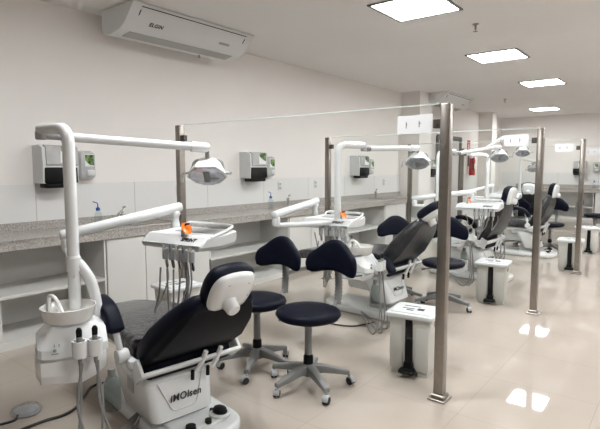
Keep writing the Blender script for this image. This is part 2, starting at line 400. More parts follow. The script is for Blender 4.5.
def soap_dispenser(y, z, label, wall='left'):
    t = thing('soap_dispenser', label, 'soap dispenser', (0, 0, 0), 0, 'soap dispensers'); m = wallmx(y, z, wall)
    w, h = .175, .29
    rings = []
    for zz, s in ((0, 1), (.07, 1), (.10, .94), (.115, .8)):
        rings.append([(px*s, py*s, zz) for px, py in rrect(w, h, .04, 5)])
    MB().loft(rings, mx=m).build('housing', M['smoke'], t)
    MB().box((.015, .05, .112), (.1, .125, .012), .003, 1, mx=m).build('label_card', M['paper'], t)
    MB().prism([(-.045, .055), (.045, .055), (.045, -.05), (.0, -.045), (-.045, .0)], .003, m @ T((.015, .05, .1195))).build('label_print', M['leaf'], t)
    MB().box((.02, -.075, .118), (.085, .06, .04), .015, 3, mx=m).build('push_button', M['plastic'], t)
    MB().box((-.05, -.02, .106), (.05, .04, .01), .004, 1, mx=m).build('soap_window', M['blue'], t)
towel_dispenser(2.31, 1.53, 'paper towel dispenser nearest the camera, on the left wall behind the white pole')
soap_dispenser(2.63, 1.52, 'grey soap dispenser nearest the camera, right of the white pole')
towel_dispenser(5.05, 1.53, 'paper towel dispenser seen through glass above the second worktop bay')
soap_dispenser(5.42, 1.51, 'grey soap dispenser seen through glass above the second worktop bay')
towel_dispenser(7.86, 1.53, 'paper towel dispenser right of the second white lamp pole')
soap_dispenser(8.3, 1.51, 'grey soap dispenser right of the second white lamp pole')
towel_dispenser(10.9, 1.5, 'dark paper towel dispenser below the second lamp head, beyond the pillar')
towel_dispenser(-2.62, 1.5, 'paper towel dispenser on the far wall behind the third aisle post', 'far')
soap_dispenser(-2.2, 1.5, 'soap dispenser on the far wall at the right edge of the photo', 'far')

def outlet(y, z, label, wall='left'):
    t = thing('wall_outlet', label, 'wall outlet', (0, 0, 0), 0, 'white wall outlets'); m = wallmx(y, z, wall) @ T((0, 0, .011))
    MB().box((0, 0, .004), (.085, .13, .01), .004, 2, mx=m).build('cover_plate', M['plastic'], t)
    s = MB()
    for py in (.03, -.03): s.box((0, py, .008), (.04, .035, .008), .004, 1, mx=m)
    s.build('socket', M['lgrey'], t)
outlet(3.83, 1.22, 'white wall outlet beside the nearest wall post')
outlet(5.72, 1.22, 'white wall outlet between squeeze bottle and tap in the second bay')
outlet(6.63, 1.22, 'white wall outlet left of the second wall post')
outlet(8.95, 1.2, 'white wall outlet beyond the second tap, near the pillar')

def bottle(loc, label):
    t = thing('squeeze_bottle', label, 'squeeze bottle', loc, 0, 'blue capped squeeze bottles')
    MB().lathe([(.0, .0), (.036, .002), (.038, .02), (.038, .115), (.03, .14), (.016, .155), (.016, .165)], 20).build('flask', M['flask'], t)
    MB().lathe([(.0, .158), (.02, .158), (.02, .185), (.008, .19), (.006, .2)], 16).build('cap', M['blue'], t)
    MB().tube(fillet([(0, 0, .19), (0, 0, .235), (0, -.05, .25)], .02), .005, 8).build('spout', M['blue'], t)
bottle((-4.66, 2.64, .9105), 'clear squeeze bottle with blue cap on the nearest worktop stretch')
bottle((-4.62, 5.2, .9105), 'clear squeeze bottle with blue cap beside the second tap')
bottle((-2.2, 16.4, .9105), 'tiny squeeze bottle with blue cap on the far worktop')

def faucet(loc, label):
    t = thing('faucet', label, 'tap', loc, 0, 'chrome taps')
    MB().lathe([(.028, 0), (.028, .01), (.018, .02), (.017, .09), (.022, .1), (.022, .125), (.01, .135)], 16).build('body', M['chrome'], t)
    MB().tube(spline([(0, 0, .07), (.04, -.04, .11), (.07, -.09, .10), (.09, -.13, .055)], 5), .012, 10).build('spout', M['chrome'], t)
    MB().tube([(0, 0, .13), (0, .03, .165)], .007, 8).box((0, .03, .17), (.03, .03, .02), .006).build('lever', M['chrome'], t)
faucet((-4.74, 2.95, .9105), 'chrome tap at the first sink, left of the nearest wall post')
faucet((-4.74, 5.72, .9105), 'chrome tap at the second sink, seen through the near glass')
faucet((-4.74, 8.35, .9105), 'dark chrome tap at the third sink, left of the pillar')
def sink(y, label):
    t = thing('sink_basin', label, 'sink', (-4.6, y, .9115), 0, 'steel sink rims')
    o = MB(); ring = rrect(.36, .5, .05); inner = rrect(.32, .46, .04)
    o.loft([[(x, yy, 0) for x, yy in ring], [(x, yy, .004) for x, yy in ring], [(x, yy, .004) for x, yy in inner], [(x, yy, .001) for x, yy in inner]], True)
    o.build('basin', M['steel'], t)
    MB().lathe([(.0, .0012), (.03, .0012), (.03, .004), (.02, .005), (0, .005)], 14).build('drain', M['chrome'], t)
sink(3.15, 'steel sink let into the worktop beside the first tap')
sink(5.95, 'steel sink let into the worktop beside the second tap')
sink(8.55, 'steel sink let into the worktop beside the third tap')

t = thing('fire_extinguisher', 'red fire extinguisher hanging on the far left wall', 'fire extinguisher', (XW+.12, 13.75, 1.28))
MB().lathe([(.0, 0), (.075, 0), (.08, .03), (.08, .42), (.06, .49), (.03, .53), (.025, .55)], 20).build('cylinder', M['red'], t)
MB().box((0, 0, .58), (.05, .12, .05), .01).tube([(0, .05, .6), (0, -.1, .66)], .012, 8).build('valve', M['black'], t)
MB().tube(spline([(0, -.03, .6), (.05, -.16, .62), (.08, -.18, .4), (.07, -.1, .15)], 6), .016, 8).build('hose', M['black'], t)
MB().box((.078, 0, .25), (.01, .09, .14), .003).build('label', M['paper'], t)
MB().box((-.1, 0, .40), (.06, .04, .3), .004).build('wall_bracket', M['grey'], t)
t = thing('safety_sign', 'small red sign on the wall above the fire extinguisher', 'sign', (XW, 13.75, 2.1))
MB().box((.005, 0, 0), (.008, .22, .28), .002, 1).build('plate', M['red'], t)
MB().box((.0095, 0, -.03), (.002, .06, .13)).box((.0095, 0, .07), (.002, .03, .04)).build('pictogram', M['paper'], t)

# ------------------------------------------------------------------ glass partitions
XA, XB, HP = -3.80, -1.21, 1.89
def partition(y, label, xa=XA):
    t = thing('glass_partition', label, 'glass partition', (0, y, 0), 0, 'glass partitions with steel posts')
    for x, sd in ((xa, 1), (XB, -1)):
        p = MB().box((x, 0, HP/2), (.062, .062, HP), .004, 2).build('post', M['steel'], t)
        MB().box((x, 0, .007), (.12, .12, .014), .003, 1).box((x, 0, .025), (.088, .088, .03), .004, 1).build('base_plate', M['steel'], p)
        for z in (1.77,):
            c = MB().box((x+sd*.055, 0, z), (.055, .042, .055), .004, 1)
            c.tube([(x+sd*.06, -.03, z), (x+sd*.06, .03, z)], .009, 10)
            c.build('clamp', M['darksteel'], t)
    L = XB-xa-.11
    MB().box(((xa+XB)/2, 0, .015+.94), (L, .01, 1.88)).build('glass_pane', M['glass'], t, m2=M['edge'], pick2=lambda q: q.normal.z > .5)
    MB().box(((xa+XB)/2, 0, 1.893), (L, .0104, .006)).build('edge_glint', M['edge'], t)  # pale strip colour stands in for light refracted along the pane's top
    return t
partition(3.0, 'nearest glass partition, between the nearest two tall steel posts')
partition(5.42, 'second glass partition from the camera, with its aisle post right of center')
partition(7.86, 'third glass partition from the camera, with its aisle post near the right edge')
partition(10.3, 'farthest glass partition, seen through the third one')
def paper_sign(y, x, z, label, w=.235, h=.115):
    t = thing('paper_sign', label, 'paper sign', (x, y-.0055, z), 0, 'white paper notices on the glass')
    MB().box((0, -.0012, 0), (w, .0016, h)).box((w*.3, -.0012, h*.06), (w*.45, .0012, h*.94)).build('sheet', M['paper'], t)
    MB().box((-.055, -.0024, -.003), (.006, .001, .042)).box((-.051, -.0024, .0), (.006, .001, .01)).build('symbol', M['grey'], t)
    MB().box((.035, -.0024, .0), (.006, .001, .04)).box((.041, -.0024, .004), (.008, .001, .008)).build('symbol', M['grey'], t)
paper_sign(3.0, -1.425, 1.775, 'white paper notice on the nearest glass, left of the nearest aisle post')
paper_sign(5.42, -1.445, 1.775, 'white paper notice on the second glass, left of its aisle post')
paper_sign(7.86, -1.445, 1.775, 'white paper notice on the third glass, left of its aisle post')
paper_sign(10.3, -1.445, 1.775, 'white paper notice on the farthest glass at the right edge')

# ------------------------------------------------------------------ rolling stools
def stool(x, y, rz, label, seat_z=.50, spin=0, back_h=.0):
    t = thing('rolling_stool', label, 'stool', (x, y, 0), rz, 'navy rolling stools')   # backrest on local +y
    # seat
    prof = [(.0, -.045), (.165, -.045), (.205, -.03), (.222, -.005), (.213, .018), (.18, .03), (.09, .034), (0, .034)]
    rings = []
    for r, z in prof:
        rings.append([(max(r, 1e-4)*math.cos(a)*1.02, max(r, 1e-4)*math.sin(a)*(.97+.05*(math.sin(a) < 0)), seat_z+z) for a in [2*PI*k/32 for k in range(32)]])
    MB().loft(rings).build('seat', M['navy'], t, 60)
    # gas column
    MB().lathe([(.026, .22), (.026, seat_z-.1), (.05, seat_z-.075), (.05, seat_z-.046)], 18).build('column', M['grey'], t)
    MB().lathe([(.034, .075), (.034, .21), (.027, .225)], 18).build('column_sleeve', M['black'] if spin else M['grey'], t)
    # five legs and castors
    for k in range(5):
        a = R_(72*k+spin); ca, sa = math.cos(a), math.sin(a)
        m = RZ(a)
        rings = []
        for r, z, w, h in ((.02, .125, .062, .07), (.1, .12, .056, .055), (.2, .1, .046, .042), (.285, .082, .036, .034)):
            rings.append([(r, px, z+py) for px, py in rrect(w, h, .01, 2)])
        lg = MB().loft(rings, mx=m).build('leg', M['grey'], t)
        c = MB(); yaw = m @ T((.285, 0, 0)) @ RZ(R_(40+90*k))
        for sx in (-.013, .013): c.lathe([(.0, -.009), (.022, -.009), (.027, -.005), (.027, .005), (.022, .009), (0, .009)], 16, mx=yaw @ T((sx, -.014, .0272)) @ RY(PI/2))
        c.build('castor', M['rubber'], lg)
        MB().prism([(.0, .0)]+[(.031*math.cos(R_(q)), .031*math.sin(R_(q))) for q in range(-10, 191, 20)], .042, yaw @ T((0, -.014, .0292)) @ frame((0, 0, 0), (0, 1, 0), (0, 0, 1)), .004, 1).tube([(0, 0, .055), (0, 0, .07)], .01, 8, mx=yaw).build('castor_hood', M['lgrey'], lg)
    MB().lathe([(.045, .08), (.048, .1), (.045, .155), (.036, .16)], 18).build('hub', M['grey'], t)
    # backrest: wide pad with raised middle, curved
    out = [(-.19, -.10), (-.202, -.045), (-.185, .015), (-.135, .055), (-.085, .098), (-.04, .122), (0, .127), (.04, .122), (.085, .098), (.135, .055), (.185, .015), (.202, -.045), (.19, -.10), (.145, -.112), (.07, -.095), (0, -.088), (-.07, -.095), (-.145, -.112)]
    O = spline([(px*1.1, py*1.04, 0) for px, py in out+[out[0]]], 3)[:-1]
    bz = seat_z+.335+back_h
    def ring(s, off, yy): return [(p.x*s, .30+yy-(p.x*s)**2*1.1+(p.y*s)*.10, bz+p.y*s) for p in O]
    MB().loft([ring(.7, 0, -.030), ring(.9, 0, -.026), ring(.985, 0, -.012), ring(1, 0, .004), ring(.97, 0, .018), ring(.8, 0, .026), ring(.4, 0, .03)]).build('backrest', M['navy'], t, 60)
    # ribbed back stem
    rs = []; ps = []
    path = spline([(0, .10, seat_z-.055), (0, .24, seat_z-.05), (0, .325, seat_z+.02), (0, .345, seat_z+.15), (0, .338, bz-.03)], 12)
    MB().tube(path, .014, 10).build('back_bracket', M['grey'], t)
    pz = [Vector((0, .335+.015*math.sin(k/22*PI), seat_z-.01+k*(.28/22))) for k in range(23)]
    MB().tube(pz, .02, 12, rs=[.031 if k % 2 else .023 for k in range(23)]).build('stem_bellows', M['grey'], t, 80)
    MB().tube([(-.05, -.02, seat_z-.055), (-.20, -.06, seat_z-.075)], .007, 8).tube([(-.18, -.055, seat_z-.073), (-.215, -.064, seat_z-.078)], .013, 8).build('height_lever', M['grey'], t)
    return t
stool(-2.49, 2.64, R_(2), 'navy rolling stool just behind the headrest of the nearest dental chair', .515, 8, -.02)
stool(-2.0, 2.63, R_(-2), 'navy rolling stool standing in front of the nearest glass, nearest the aisle', .515, 46, .0)
stool(-2.56, 5.03, R_(33), 'navy rolling stool half hidden behind the second dental chair backrest', .465, 50)
stool(-2.03, 5.04, R_(13), 'navy rolling stool behind the nearest aisle post', .49, 60)
stool(-2.5, 9.93, R_(180), 'navy rolling stool right of the third dental chair headrest, far behind it', .5, 10)
stool(-1.94, 9.68, R_(-5), 'navy rolling stool between the second and third aisle posts, far off', .49, 30)
stool(-1.55, 11.95, R_(100), 'navy rolling stool at the right edge, far beyond the third aisle post', .5, 15)

# ------------------------------------------------------------------ pedal bins
def pedal_bin(x, y, rz, label):
    t = thing('pedal_bin', label, 'pedal bin', (x, y, 0), rz, 'white pedal bins')   # pedal on local -y
    rings = []
    for z, w, dd in ((.06, .27, .25), (.2, .285, .262), (.42, .31, .285)):
        rings.append([(px, py, z) for px, py in rrect(w, dd, .025, 3)])
    b = MB().loft(rings)
    for sx in (-1, 1): b.box((sx*.098, -.0, .04), (.075, .25, .08), .008).box((sx*.095, -.122, .22), (.10, .035, .36), .012)
    b.build('bucket', M['ivory'], t)
    MB().box((0, 0, .438), (.35, .32, .036), .012, 3).box((0, .0, .458), (.29, .26, .012), .005, 1).build('lid', M['plastic'], t)
    k = MB(); k.box((-.04, -.02, .4645), (.09, .012, .002)).box((.05, -.02, .4645), (.05, .05, .002)).box((-.03, .045, .4645), (.12, .01, .002)).box((-.02, -.06, .4645), (.05, .02, .002)); k.build('lid_print', M['ink'], t)
    MB().box((0, -.132, .235), (.055, .025, .36), .004, 1).build('pedal_rod', M['black'], t)
    MB().box((0, -.155, .045), (.115, .10, .025), .008).box((0, -.13, .07), (.07, .04, .06), .006).build('pedal', M['black'], t)
    for sx in (-1, 1): MB().box((sx*.158, 0, .385), (.02, .09, .05), .008).build('side_handle', M['ivory'], t)
pedal_bin(-3.6, 2.77, R_(85), 'white pedal bin with black print on its lid, by the first cupboard')
pedal_bin(-1.55, 3.34, R_(8), 'white pedal bin just behind the nearest aisle post')
pedal_bin(-1.69, 5.64, R_(6), 'white pedal bin left of the second aisle post')
pedal_bin(-1.34, 8.10, R_(6), 'white pedal bin left of the third aisle post')
pedal_bin(-1.40, 9.95, R_(20), 'white pedal bin behind the third aisle post, farthest of all')

# ------------------------------------------------------------------ dental chairs
def dental_chair(x, y, rz, ang, label, lift=0.0, pad_at=(-.095, .035)):
    """local +x towards the headrest, +y away from the camera side"""
    t = thing('dental_chair', label, 'dental chair', (x, y, 0), rz, 'dental chairs')
    # base plate
    o = rrect(1.12, .48, .16, 6, cx=-.22)
    MB().prism(o, .07, T((0, 0, .036)), .022, 3).prism(rrect(.5, .34, .1, 5, cx=-.0), .04, T((0, 0, .07)), .015, 3).build('base', M['white'], t)
    MB().lathe([(.0, .085), (.058, .085), (.062, .098), (.055, .104), (0, .105)], 24, mx=T((.20, .12, 0))).build('foot_control', M['white'], t)
    MB().lathe([(.0, .1), (.045, .1), (.05, .108), (.042, .126), (.026, .134), (0, .135)], 20, mx=T((.20, .12, 0)) @ Matrix.Diagonal((1, .8, 1, 1))).build('foot_control', M['black'], t)
    MB().lathe([(0, .085), (.03, .085), (.028, .11), (0, .112)], 14, mx=T((.235, -.09, 0))).build('foot_control', M['black'], t)
    MB().lathe([(0, .085), (.02, .085), (.018, .108), (0, .11)], 12, mx=T((.235, .02, 0))).build('foot_control', M['black'], t)
    MB().lathe([(0, .085), (.014, .085), (.012, .108), (0, .11)], 12, mx=T((.145, .10, 0))).build('foot_control', M['black'], t)
    # slanted lift cover
    rings = []
    for z, cx, L, w in ((.095, -.085, .36, .34), (.11, -.09, .40, .38), (.24, -.13, .42, .41), (.34, -.165, .42, .43), (.365, -.175, .39, .40)):
        if lift: cx, L, z = cx+L*.22+.12*(.1-z), L*.56, z+lift*.9
        rings.append([(cx+px, py-.05, z) for px, py in rrect(L, w, .05, 4)])
    MB().loft(rings).build('lift_cover', M['white'], t, 50)
    if lift: MB().box((-.12, -.04, .12+lift/2), (.14, .24, .14+lift), .02).build('lift_column', M['lgrey'], t)
    # raised outline and lettering on the head-end face
    fm = (T((0, 0, lift*.9)) @ frame((.087-.12*.13, -.05, .228), (0, 1, 0), (-.07-.03, 0, .26)) if lift else frame((.089, -.05, .228), (0, 1, 0), (-.07, 0, .26))) @ Matrix.Scale(.88, 4)
    q = [(-.16, .10, .0), (-.085, -.085, .0), (.085, -.085, 0), (.155, .10, 0)]
    MB().tube(fillet(q, .03), .005, 6, mx=fm @ T((0, .0, -.002))).tube([(-.21, .105, .0), (.21, .105, 0)], .004, 6, mx=fm @ T((0, 0, -.012))).build('cover_rib', M['white'], t)
    text_mesh('iMOlsen', .06, fm @ T((.012, -.012, .0065)), 'logo', M['ink'], t, .25, .0011)
    if not lift: MB().box((-.13, -.261, .29), (.08, .003, .11), rot=(0, .1, 0)).build('info_sticker', M['lgrey'], t)
    # rear drive housing under the seat
    rings = [[(-.52+dx, px, .3+py) for px, py in rrect(.20*s, .15*s, .06*s, 4)] for dx, s in ((0, .5), (.015, .85), (.04, 1), (.3, 1.05), (.42, 1.05))]
    MB().loft(rings).build('drive_housing', M['white'], t, 60)
    # seat frame
    MB().box((-.3, 0, .405+lift), (.75, .40, .04), .01).box((-.2, -.03, .39+lift/2), (.28, .30, .03+lift), .01).build('seat_frame', M['white'], t)
    # seat and leg rest in one upholstered body
    rings = []
    for px, z, w, th in ((-1.08, .435, .36, .03), (-1.05, .44, .44, .075), (-.8, .475, .50, .085), (-.5, .515, .54, .09), (-.2, .52, .56, .095), (.0, .48, .56, .095), (.05, .43, .56, .10), (.085, .40, .55, .08), (.10, .395, .5, .03)):
        rings.append([(px, a, z+b+lift) for a, b in rrect(w, th, min(.035, th*.45), 3)])
    MB().loft(rings).build('seat', M['navy'], t, 60)
    if True:
        rings = []; rnd = random.Random(7)
        for px, z, w, th in ((-1.11, .435, .40, .05), (-1.08, .445, .47, .09), (-.95, .462, .50, .1), (-.8, .48, .53, .10), (-.65, .5, .55, .105), (-.5, .517, .57, .11), (-.35, .524, .575, .11), (-.2, .524, .58, .115), (-.08, .515, .58, .115), (-.02, .51, .58, .112)):
            rings.append([(px+rnd.uniform(-.006, .006), a+rnd.uniform(-.005, .005), z+b+lift+rnd.uniform(-.005, .005)) for a, b in rrect(w, th, min(.035, th*.45), 5)])
        MB().loft(rings).build('plastic_cover', M['wrap'], t, 60)
    # backrest frame of reference: u along the back, n out of its front
    hx, hz = .02, .43+lift
    u = Vector((math.cos(ang), 0, math.sin(ang))); n = Vector((-math.sin(ang), 0, math.cos(ang)))
    H = frame((hx, 0, hz), u, (0, 1, 0))     # local x = up the back, y = across, z = out of the front? (x cross y)
    rings = []
    for s, w, th, off in ((-.02, .48, .05, .03), (.02, .56, .09, .04), (.1, .60, .11, .045), (.25, .59, .115, .05), (.40, .52, .115, .05), (.50, .45, .105, .05), (.57, .38, .085, .05), (.60, .31, .05, .05)):
        rings.append([(s, a, off+b) for a, b in rrect(w, th, min(.05, th*.48), 5)])
    bk = MB().loft(rings, mx=H).build('backrest', M['wrapback'] if lift else M['navy'], t, 60)
    rings = []
    for s, w, o0, o1 in ((.0, .50, 0, .03), (.03, .56, -.03, .03), (.22, .555, -.05, .03), (.40, .49, -.035, .03), (.50, .42, -.015, .03), (.56, .34, .01, .03)):
        rings.append([(s, a, (o0+o1)/2+b) for a, b in rrect(w, o1-o0, min(.02, (o1-o0)*.4), 4)])
    MB().loft(rings, mx=H).build('back_shell', M['wrapback'] if lift else M['navyd'], bk, 50)
    # white hinge bar across the lower back and its brackets
    MB().box((.065, 0, -.083), (.05, .63, .02), .006, mx=H).box((.03, -.308, -.04), (.12, .022, .10), .008, mx=H).box((.03, .308, -.04), (.12, .022, .10), .008, mx=H).build('hinge_bar', M['white'], t)
    br = MB()
    for yy in (.03, .13):
        br.tube([H @ Vector((.13, yy+.03, -.062)), H @ Vector((.06, yy+.02, -.098)), Vector((.115, yy-.01, .345+lift))], .014, 8)
    br.build('hinge_bracket', M['white'], t)
    for yy in (.0, .1): MB().tube([(.112, yy, .355+lift), (.108, yy, .30+lift)], .011, 8).build('hinge_pin', M['black'], t)
    # headrest
    stem = MB().box((.62, 0, .045), (.16, .09, .014), .005, mx=H); stem.build('headrest_stem', M['chrome'], t)
    A = H @ T((.675, -.01, .035)) @ RY(R_(16 if lift and ang < R_(55) else -16)) @ Matrix.Diagonal((.88, .86, 1.15, 1))
    O = [(-.13, -.07), (-.12, -.12), (-.05, -.145), (.05, -.15), (.115, -.125), (.14, -.06), (.145, 0), (.14, .06), (.115, .125), (.05, .15), (-.05, .145), (-.12, .12), (-.13, .07), (-.11, 0)]
    O = [(p.x, p.y) for p in spline([(a, b, 0) for a, b in O+[O[0]]], 3)[:-1]]
    hp = MB().loft([[(a*s, b*s, z) for a, b in O] for s, z in ((.93, .0), (1.02, .015), (1.05, .035), (1.0, .06), (.85, .075), (.5, .08))], mx=A).build('headrest', M['navy'], t, 60)
    sh = MB().loft([[(a*s, b*s, z) for a, b in O] for s, z in ((.6, -.03), (.84, -.024), (.95, -.008), (.96, .006))], mx=A)
    sh.build('headrest_shell', M['white'], hp, 50)
    MB().lathe([(.0, -.075), (.035, -.075), (.042, -.068), (.045, -.04), (.055, -.02)], 18, mx=A @ T((-.06, -.01, 0))).build('headrest_knob', M['white'], hp)
    sc = MB()
    for a, b in ((.08, .07), (.085, -.06), (-.02, .1)): sc.box((a, b, -.026), (.008, .016, .006), mx=A)
    sc.build('screw_slot', M['grey'], hp)
    # armrest on the camera side
    ar = [p+Vector((pad_at[0], 0, pad_at[1]+lift)) for p in spline([(-.17, -.385, .715), (-.11, -.385, .735), (.0, -.385, .71), (.07, -.385, .65), (.10, -.385, .60)], 5)]
    rings = []
    for i, p in enumerate(ar):
        d = (ar[min(i+1, len(ar)-1)]-ar[max(i-1, 0)]).normalized(); nn = Vector((-d.z, 0, d.x)); s = 1 if 0 < i < len(ar)-1 else .55
        if nn.z < 0: nn = -nn
        rings.append([p+Vector((0, a*s, 0))+nn*b*s for a, b in rrect(.092, .055, .022, 3)])
    pad = MB().loft(rings).build('armrest', M['navy'], t, 60)
    lf = Vector((0, 0, lift))
    am = MB().tube(fillet([Vector(q)+lf for q in ((pad_at[0]+.02, -.38, .69+pad_at[1]), (pad_at[0]*.6+.02, -.37, .60+pad_at[1]*.7), (-.03, -.345, .47), (.0, -.33, .40), (.06, -.24, .40))], .05), .017, 10)
    am.lathe([(.0, -.03), (.036, -.03), (.04, -.02), (.04, .02), (.036, .03), (0, .03)], 18, mx=T((-.03, -.345, .49+lift)) @ RX(PI/2)).box((.0, -.31, .45+lift), (.10, .05, .05), .012)
    am.build('armrest_arm', M['white'], t)
    return t
dental_chair(-2.27, 1.775, -.16, R_(40), 'navy dental chair nearest the camera, white headrest shell turned to us')
dental_chair(-2.31, 4.46, -.06, R_(50), 'dental chair with grey plastic-wrapped back behind the nearest glass, second from the camera', .09, (.12, -.16))
dental_chair(-2.14, 6.80, -.06, R_(62), 'dental chair with plastic-wrapped back left of the second aisle post, third from the camera', .08)
dental_chair(-2.05, 9.10, -.06, R_(64), 'dental chair with plastic-wrapped back, seen right behind the second aisle post', .05)
dental_chair(-2.62, 11.0, R_(-80), R_(66), 'farthest dental chair, its back seen square on, left of the second aisle post')

# ------------------------------------------------------------------ spittoon units with pole
def cuspidor(px, py, label, jend, off=(.11, -.045), rot=-21.7, low=0.0):
    """origin at the pole foot; jend = direction and length of the bent pole top"""
    t = thing('spittoon_unit', label, 'spittoon unit', (px, py, 0), 0, 'white spittoon units')
    W = T((*off, 0)) @ RZ(R_(rot))       # local x = face towards the aisle, y = along the body
    # upper body: trapezoid, ends sloped
    def sect(y, s, zt, zb): return [(-.13*s-.01, y, zb), (.13*s, y, zb), (.125*s, y, zb+.04), (.075*s, y, zt-.015), (.055*s, y, zt), (-.09*s, y, zt), (-.12*s, y, zt-.03)]
    MB().loft([sect(-.19, .8, .675, .605), sect(-.175, .93, .69, .60), sect(-.12, 1, .735, .595), sect(.07, 1, .735, .595), sect(.12, .93, .70, .605)], mx=W).build('upper_body', M['white'], t, 28)
    # lower body running to the chair
    def sl(y, s, zb): return [(-.12*s, y, zb), (.08*s, y, zb), (.11*s, y, zb+.05), (.11*s, y, .575), (.085*s, y, .6), (-.13*s, y, .6)]
    MB().loft([sl(-.20, .75, .50+low*.6), sl(-.18, .95, .46+low), (sl(.0, 1, .44+low)), sl(.07, .8, .46+low), sl(.12, .5, .49+low*.5)], mx=W).build('lower_body', M['white'], t, 30)
    kb = MB(); fx = W @ frame((.135, -.10, .65), (0, 1, 0), (-.05, 0, .13))
    kb.lathe([(0, 0), (.008, 0), (.008, .012), (0, .014)], 10, mx=fx @ T((-.02, -.01, -.008))).box((-.02, -.025, .0), (.03, .005, .006), mx=fx).box((-.02, .012, .0), (.004, .014, .006), mx=fx).box((.0, .012, .0), (.004, .014, .006), mx=fx)
    kb.build('control_button', M['grey'], t)
    # bowl
    B = W @ T((-.02, -.04, 0))
    bw = MB().lathe([(r, z-.028) for r, z in ((.0, .76), (.06, .76), (.108, .768), (.118, .785), (.127, .825), (.130, .838), (.124, .838), (.117, .815), (.1, .792), (.05, .785), (0, .783))], 36, mx=B).build('bowl', M['bowl'], t, 50)
    MB().tube(fillet([B @ Vector((-.06, -.085, .75)), B @ Vector((-.06, -.085, .86)), B @ Vector((.0, -.06, .86)), B @ Vector((.035, -.03, .78))], .03), .010, 10).build('rinse_spout', M['bowl'], t)
    # holders with suction handpieces on the aisle face
    for k, yy in enumerate((-.015, .055)):
        c = W @ T((.165, yy, 0))
        ring = lambda r, z: (r, z)
        hd = MB().lathe([(.020, .60), (.034, .60), (.034, .68), (.027, .68), (.024, .61)], 16, mx=c).box((-.035, 0, .63), (.05, .03, .04), .006, mx=c).build('holder', M['white'], t)
        h = MB().lathe([(.008, .56), (.012, .6), (.013, .70), (.011, .705)], 12, mx=c).build('suction_handpiece', M['grey'], t)
        MB().lathe([(.013, .70), (.014, .73), (.008, .742), (0, .744)], 12, mx=c).build('suction_tip', M['black'], h)
        p0 = c @ Vector((0, 0, .57)); s = 1 if k else -1
        for q in (0, 1):
            e = c @ Vector((.02+.05*q, .03*s+.05*q, .012))
            pts = spline([p0+Vector((.004*q, .008*q, 0)), p0+Vector((.02+.01*q, .015*s-.02*q, -.2)), p0+Vector((.03, -.05+.06*q+.05*k, -.42)), e+Vector((-.1, .05, .0)), Vector((.02, .40, .09))], 8)
            MB().tube(pts, .0065, 6).build('hose', M['hose'], t)
    # water bottle hanging under the body
    bt = W @ T((.07, .14, 0))
    MB().lathe([(0, .26), (.04, .262), (.042, .28), (.042, .39), (.03, .43), (.018, .445), (.018, .47)], 18, mx=bt).build('water_bottle', M['clear'], t)
    MB().lathe([(0, .44), (.022, .44), (.022, .478), (0, .478)], 14, mx=bt).build('bottle_cap', M['grey'], t)
    # pole with bent top
    jx, jy, jz = jend
    pole = fillet([(0, 0, .55), (0, 0, 1.70), (jx, jy, 1.70+jz)], .085, 8)
    MB().tube(pole, .0305, 16).build('pole', M['white'], t, 50)
    MB().lathe([(.0335, .965), (.0335, 1.01), (.0335, 1.04), (.031, 1.045)], 18).box((.031, -.012, .94), (.008, .006, .012)).build('pole_collar', M['white'], t)
    MB().tube(spline([(.0, .0, 1.02), (.015, .03, .985), (.035, .07, .90), (.05, .09, .76), (.055, .10, .52)], 6), .029, 14).build('support_tube', M['white'], t, 50)
    return t
